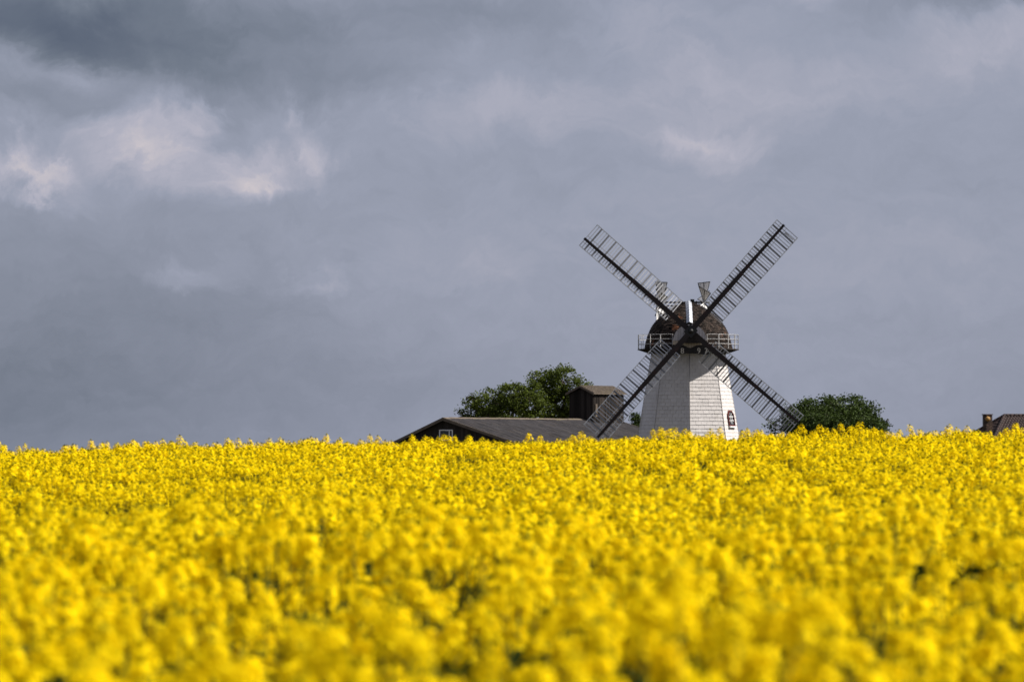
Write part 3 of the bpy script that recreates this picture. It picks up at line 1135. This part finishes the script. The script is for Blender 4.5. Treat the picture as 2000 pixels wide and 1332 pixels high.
tree('leafy_tree', 'taller airy green tree rising directly behind the wooden hoist tower', 472, 1098,
     [(1098, 742, 34, 26), (1068, 760, 34, 34), (1128, 760, 30, 26), (1085, 795, 44, 32), (1128, 795, 34, 30), (1152, 768, 20, 24), (1050, 748, 20, 22)],
     1.0, 440, 24, M['foliage'], 'trees behind the farm', 0.34, (.16, .28), 3)
tree('leafy_tree', 'broad lower green tree spreading behind the left part of the barn roof', 466, 985,
     [(1005, 778, 40, 30), (960, 788, 38, 30), (925, 798, 26, 28), (1035, 780, 34, 40), (985, 812, 60, 22), (900, 814, 12, 14), (916, 775, 10, 10)],
     1.0, 440, 24, M['foliage'], 'trees behind the farm', 0.36, (.16, .28), 5)
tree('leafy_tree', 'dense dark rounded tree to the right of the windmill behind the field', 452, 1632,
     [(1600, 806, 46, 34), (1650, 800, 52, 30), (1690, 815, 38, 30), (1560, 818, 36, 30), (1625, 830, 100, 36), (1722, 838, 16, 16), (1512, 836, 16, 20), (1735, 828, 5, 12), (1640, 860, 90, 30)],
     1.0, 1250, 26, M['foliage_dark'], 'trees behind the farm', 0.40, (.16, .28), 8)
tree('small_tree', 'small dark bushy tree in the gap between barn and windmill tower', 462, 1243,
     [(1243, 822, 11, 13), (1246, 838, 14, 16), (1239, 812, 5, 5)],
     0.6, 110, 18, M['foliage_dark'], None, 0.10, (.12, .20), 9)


# ------------------------------------------------------------------ rapeseed
def head_geo(mb, c, up, scale, rs, nf=19, spread=1.0):
    """one raceme: four-petalled flowers in a dome round a tuft of buds"""
    up = Vector(up).normalized()
    q = up.to_track_quat('Z', 'Y').to_matrix()
    c = Vector(c)
    for i in range(nf):
        t = (i + 0.5) / nf
        an = i * 2.39996 + rs.uniform(-.3, .3)
        h = -0.042 + 0.070 * t + rs.uniform(-.008, .008)
        rad = (0.047 * spread * math.sqrt(max(0.05, 1 - t * 0.75))) * rs.uniform(0.75, 1.2)
        p = Vector((rad * math.cos(an), rad * math.sin(an), h)) * scale
        nrm = (Vector((math.cos(an), math.sin(an), 0)) * (1.0 - 0.55 * t) + Vector((0, 0, 0.35 + 0.8 * t))).normalized()
        fq = nrm.to_track_quat('Z', 'Y').to_matrix()
        a0 = rs.uniform(0, PI)
        L_ = 0.0160 * scale * rs.uniform(0.85, 1.2)
        for k in range(4):
            a = a0 + k * PI / 2
            dx, dy = math.cos(a), math.sin(a)
            ex, ey = -dy, dx
            cup = rs.uniform(0.1, 0.5)
            pts = [(0, 0, 0), (dx * L_ * .7 + ex * L_ * .42, dy * L_ * .7 + ey * L_ * .42, L_ * cup * .6),
                   (dx * L_, dy * L_, L_ * cup), (dx * L_ * .7 - ex * L_ * .42, dy * L_ * .7 - ey * L_ * .42, L_ * cup * .6)]
            mb.add([c + q @ (p + fq @ Vector(t_)) for t_ in pts], [(0, 1, 2), (0, 2, 3)], 0)
        if i % 3 == 0:
            mb.add([c + q @ v for v in (Vector((0.002, 0, h * scale - 0.015)), Vector((-0.002, 0, h * scale - 0.015)), p)], [(0, 1, 2)], 2)
    for j in range(5):
        an = j * 2 * PI / 5
        o = c + q @ (Vector((0.008 * math.cos(an), 0.008 * math.sin(an), 0.036 + (0.008 if j == 0 else 0))) * scale)
        r = 0.0065 * scale
        mb.add([o + Vector(t) for t in ((r, 0, 0), (-r * .5, r * .87, 0), (-r * .5, -r * .87, 0), (0, 0, r * 1.8), (0, 0, -r * 1.5))],
               [(0, 1, 3), (1, 2, 3), (2, 0, 3), (1, 0, 4), (2, 1, 4), (0, 2, 4)], 1)


def plant_layout(rs, H=1.30, nbr=6):
    """stem paths and head positions of one plant"""
    stems, heads = [], []
    top = Vector((rs.uniform(-.05, .05), rs.uniform(-.05, .05), H))
    stems.append(([Vector((0, 0, 0)), Vector((top.x * .3, top.y * .3, H * .55)), top - Vector((0, 0, .05))], [0.008, 0.006, 0.003]))
    heads.append((top, Vector((top.x, top.y, 1.6)).normalized(), rs.uniform(0.88, 1.10)))
    for i in range(nbr):
        a = i * 2.4 + rs.uniform(-.5, .5)
        z0 = H * rs.uniform(0.45, 0.78)
        reach = rs.uniform(0.06, 0.19)
        z1 = H * rs.uniform(0.88, 0.995)
        st = Vector((top.x * .3, top.y * .3, z0))
        mid = st + Vector((math.cos(a) * reach * .7, math.sin(a) * reach * .7, (z1 - z0) * .45))
        en = Vector((math.cos(a) * reach, math.sin(a) * reach, z1))
        stems.append(([st, mid, en - Vector((0, 0, .05))], [0.0045, 0.0035, 0.0025]))
        heads.append((en, Vector((math.cos(a) * .25, math.sin(a) * .25, 1)).normalized(), rs.uniform(0.70, 1.02)))
    return stems, heads


def stem_geo(mb, stems, H, rs, mats=(2, 3)):
    for pts, rad in stems:
        mb.tube(pts, rad, 4, mat=mats[0], cap=False)
    for i in range(9):
        a = i * 2.3 + rs.uniform(-.4, .4)
        z = H * rs.uniform(0.15, 0.80)
        L_ = rs.uniform(0.12, 0.26) * (1.2 - 0.6 * z / H)
        w = L_ * 0.2
        d = Vector((math.cos(a), math.sin(a), 0))
        e = Vector((-d.y, d.x, 0))
        o = Vector((0, 0, z))
        mb.add([o, o + d * L_ * .5 + e * w + Vector((0, 0, .06)), o + d * L_ + Vector((0, 0, -.02)), o + d * L_ * .5 - e * w + Vector((0, 0, .06))],
               [(0, 1, 2), (0, 2, 3)], mats[1])
    # slim green pods under the flowers
    for pts, rad in stems:
        e = pts[-1]
        for j in range(4):
            a = rs.uniform(0, 2 * PI)
            b = e - Vector((0, 0, 0.02 + 0.035 * j))
            t = b + Vector((math.cos(a) * .045, math.sin(a) * .045, .03))
            mb.add([b, b + Vector((0.003, 0, -.004)), t], [(0, 1, 2)], mats[0])


PM = [M['petal'], M['bud'], M['stem'], M['leaf']]
NV = 7
variants = []
for k in range(NV):
    rs = random.Random(100 + k)
    H = CROP * rs.uniform(0.94, 1.03)
    stems, heads = plant_layout(rs, H, rs.choice((3, 4, 5, 6)))
    mb = MB()
    for (p, up, sc_) in heads:
        head_geo(mb, p, up, sc_, rs)
    stem_geo(mb, stems, H, rs)
    variants.append(mb.mesh('rapeseed_plant', PM))

# single plants that stand above the crest of the field: (px of head, row of top, distance, words)
CREST = [
    (177, 856, 72, 'lone rapeseed stalk above the crest against grey sky at far left'),
    (260, 858, 73, 'rounded rapeseed head above the crest against sky, left of the bushier pair'),
    (335, 859, 71, 'bushy double rapeseed head above the crest against sky on the left'),
    (465, 853, 74, 'rapeseed heads above the crest against sky, halfway between left edge and barn'),
    (722, 846, 74, 'thin rapeseed stalk above the crest against sky just left of the barn'),
    (866, 846, 70, 'rapeseed stalk crossing the small white barn window'),
    (918, 848, 72, 'rapeseed head against the dark barn gable right of its window'),
    (1033, 842, 73, 'rapeseed head against the lower middle of the grey barn roof'),
    (1135, 840, 71, 'rapeseed head against the barn roof just left of the lower left sail tip'),
    (1319, 833, 74, 'small rapeseed head against the shaded tower face of the windmill'),
    (1386, 835, 73, 'rapeseed head against the lit tower face left of its corner'),
    (1407, 832, 72, 'taller rapeseed head at the tower corner beside the bright white face'),
    (1460, 834, 74, 'rapeseed stalk against sky just right of the windmill tower'),
    (1566, 825, 72, 'tall pair of rapeseed heads against the dark tree beside the right sail tip'),
    (1641, 823, 73, 'tall rapeseed head against the middle of the dark rounded tree'),
    (1706, 832, 74, 'rapeseed head against the right part of the dark rounded tree'),
    (1777, 827, 75, 'thin isolated rapeseed stalk against sky right of the rounded tree'),
    (1854, 826, 72, 'rapeseed head against sky between the rounded tree and the house'),
    (1985, 824, 71, 'rapeseed head against the red tiled roof at the right edge'),
]
crest_objs = []
for i, (px, py, d, words) in enumerate(CREST):
    x = PX(px, d)
    gz = float(ground_z(x, d))
    me = variants[i % NV]
    hz = max(v.co.z for v in me.vertices)
    sc_ = (PZ(py, d) - gz) / hz
    # the highest head is the plant's own top: put that over px
    tv = max(me.vertices, key=lambda v: v.co.z).co
    rz = random.uniform(0, 2 * PI)
    off = Matrix.Rotation(rz, 3, 'Z') @ Vector((tv.x, tv.y, 0)) * 1.0
    o = link_obj('rapeseed_plant', me, None, (x - off.x, d - off.y, gz), (0, 0, rz))
    o.scale = (1.0, 1.0, sc_)
    tag(o, words, 'plant', 'tall rapeseed plants along the crest')
    crest_objs.append(o)


def noise2(x, y, seed, n=5):
    r = np.random.default_rng(seed)
    z = np.zeros_like(x)
    for k in range(n):
        a = r.uniform(0, 2 * PI)
        f = r.uniform(0.6, 1.4)
        z += np.sin((x * math.cos(a) + y * math.sin(a)) * f + r.uniform(0, 6))
    return z / n


def scatter():
    pts = []
    d = 7.0
    # density per square metre
    dens = 10.5
    while d < 100:
        step = 0.5
        hw = 0.115 * d + 2.2
        n = rng.poisson(dens * step * 2 * hw)
        y = rng.uniform(d, d + step, n)
        x = rng.uniform(-hw, hw, n)
        pts.append(np.stack([x, y], 1))
        d += step
    return np.concatenate(pts)


P = scatter()
hole = (noise2(P[:, 0] * 2.1, P[:, 1] * 0.8, 23, 6) > 0.43) & (P[:, 1] < 64) & (rng.random(len(P)) < 0.85)
thin = rng.random(len(P)) > np.clip(0.40 + (P[:, 1] - 13) / 42, 0.40, 1.0)
P = P[~(hole | thin)]                                          # gaps where plants failed and the dark stems show
X, Y = P[:, 0], P[:, 1]
Z = ground_z(X, Y)
hn = 0.5 * noise2(X * 1.3, Y * 0.9, 3) + 0.8 * noise2(X * 4.2, Y * 2.6, 4)
near_w = np.clip((62 - Y) / 20, 0.5, 1.0)
HS = 0.955 + (0.19 * hn + rng.normal(0, 0.055, len(X))) * near_w
tall = rng.random(len(X)) < 0.02
HS[tall] += rng.uniform(0.03, 0.11, tall.sum())
low = (noise2(X * 1.5, Y * 0.8, 11, 6) > 0.27) & (Y < 68)          # thin, low patches where the dark stems show
HS[low] *= rng.uniform(0.62, 0.86, low.sum())
HS = np.clip(HS, 0.56, 1.13)
ROT = rng.uniform(0, 2 * PI, len(X))
IDX = rng.integers(0, NV, len(X))
# nearest plants that show in the frame become individuals
ztop = Z + CROP * HS
py = HOR - (ztop - CAMZ) / Y * F
px = 1000 + X / Y * F
vis = (py < 1345) & (px > -15) & (px < 2015)
order = np.argsort(np.where(vis, Y, 1e9))[:300]
near = np.zeros(len(X), bool)
near[order] = True


def build_near():
    hm = []
    for k in range(4):
        mb = MB()
        head_geo(mb, (0, 0, 0), (0, 0, 1), 1.0, random.Random(40 + k), 30, 0.85)
        hm.append(mb.mesh('flower_head', PM))
    lay = []
    for k in range(6):
        rs = random.Random(70 + k)
        H = CROP * rs.uniform(0.95, 1.02)
        stems, heads = plant_layout(rs, H, rs.choice((5, 6)))
        mb = MB()
        stem_geo(mb, stems, H, rs, (0, 1))
        lay.append((mb.mesh('stem', [M['stem'], M['leaf']]), heads))
    for i in order:
        sm, heads = lay[int(IDX[i]) % 6]
        root = link_obj('rapeseed_plant', None, None, (X[i], Y[i], Z[i]), (0, 0, ROT[i]))
        root.scale = (1, 1, HS[i])
        tag(root, 'out-of-focus yellow flowering rapeseed plant in the nearest rows of the field', 'plant', 'blurred rapeseed plants in the foreground')
        link_obj('stem', sm, root)
        for j, (p, up, s_) in enumerate(heads):
            o = link_obj('flower_head', hm[j % 4], root, p)
            o.rotation_euler = up.to_track_quat('Z', 'Y').to_euler()
            o.scale = (s_, s_, s_)


build_near()


def build_field():
    keep = ~near
    n = int(keep.sum())
    me = bpy.data.meshes.new('rapeseed_field')
    me.from_pydata(np.stack([X[keep], Y[keep], Z[keep]], 1).tolist(), [], [])
    a = me.attributes.new('rot', 'FLOAT_VECTOR', 'POINT')
    tilt = rng.normal(0, 0.05, (n, 2))
    a.data.foreach_set('vector', np.stack([tilt[:, 0], tilt[:, 1], ROT[keep]], 1).astype(np.float32).ravel())
    a = me.attributes.new('scl', 'FLOAT_VECTOR', 'POINT')
    w = rng.uniform(0.92, 1.1, n)
    a.data.foreach_set('vector', np.stack([w, w, HS[keep]], 1).astype(np.float32).ravel())
    a = me.attributes.new('idx', 'INT', 'POINT')
    a.data.foreach_set('value', IDX[keep].astype(np.int32))
    o = link_obj('rapeseed_field', me)
    tag(o, 'dense bright yellow flowering rapeseed crop covering the whole field', 'crop', kind='stuff')
    ng = bpy.data.node_groups.new('rapeseed_scatter', 'GeometryNodeTree')
    ng.interface.new_socket('Geometry', in_out='INPUT', socket_type='NodeSocketGeometry')
    ng.interface.new_socket('Geometry', in_out='OUTPUT', socket_type='NodeSocketGeometry')
    N, L = ng.nodes, ng.links
    gi, go = N.new('NodeGroupInput'), N.new('NodeGroupOutput')
    join = N.new('GeometryNodeJoinGeometry')
    for k in range(NV):
        oi = N.new('GeometryNodeObjectInfo')
        oi.transform_space = 'ORIGINAL'
        oi.inputs['Object'].default_value = crest_objs[k]
        oi.inputs['As Instance'].default_value = False
        gt = N.new('GeometryNodeGeometryToInstance')
        L.new(oi.outputs['Geometry'], gt.inputs[0])
        L.new(gt.outputs[0], join.inputs[0])
    ip = N.new('GeometryNodeInstanceOnPoints')
    L.new(gi.outputs[0], ip.inputs['Points'])
    L.new(join.outputs[0], ip.inputs['Instance'])
    ip.inputs['Pick Instance'].default_value = True

    def attr(nm, ty):
        q = N.new('GeometryNodeInputNamedAttribute')
        q.data_type = ty
        q.inputs['Name'].default_value = nm
        return next(s for s in q.outputs if s.name == 'Attribute' and s.enabled)
    L.new(attr('idx', 'INT'), ip.inputs['Instance Index'])
    L.new(attr('rot', 'FLOAT_VECTOR'), ip.inputs['Rotation'])
    L.new(attr('scl', 'FLOAT_VECTOR'), ip.inputs['Scale'])
    L.new(ip.outputs[0], go.inputs[0])
    md = o.modifiers.new('scatter', 'NODES')
    md.node_group = ng


build_field()
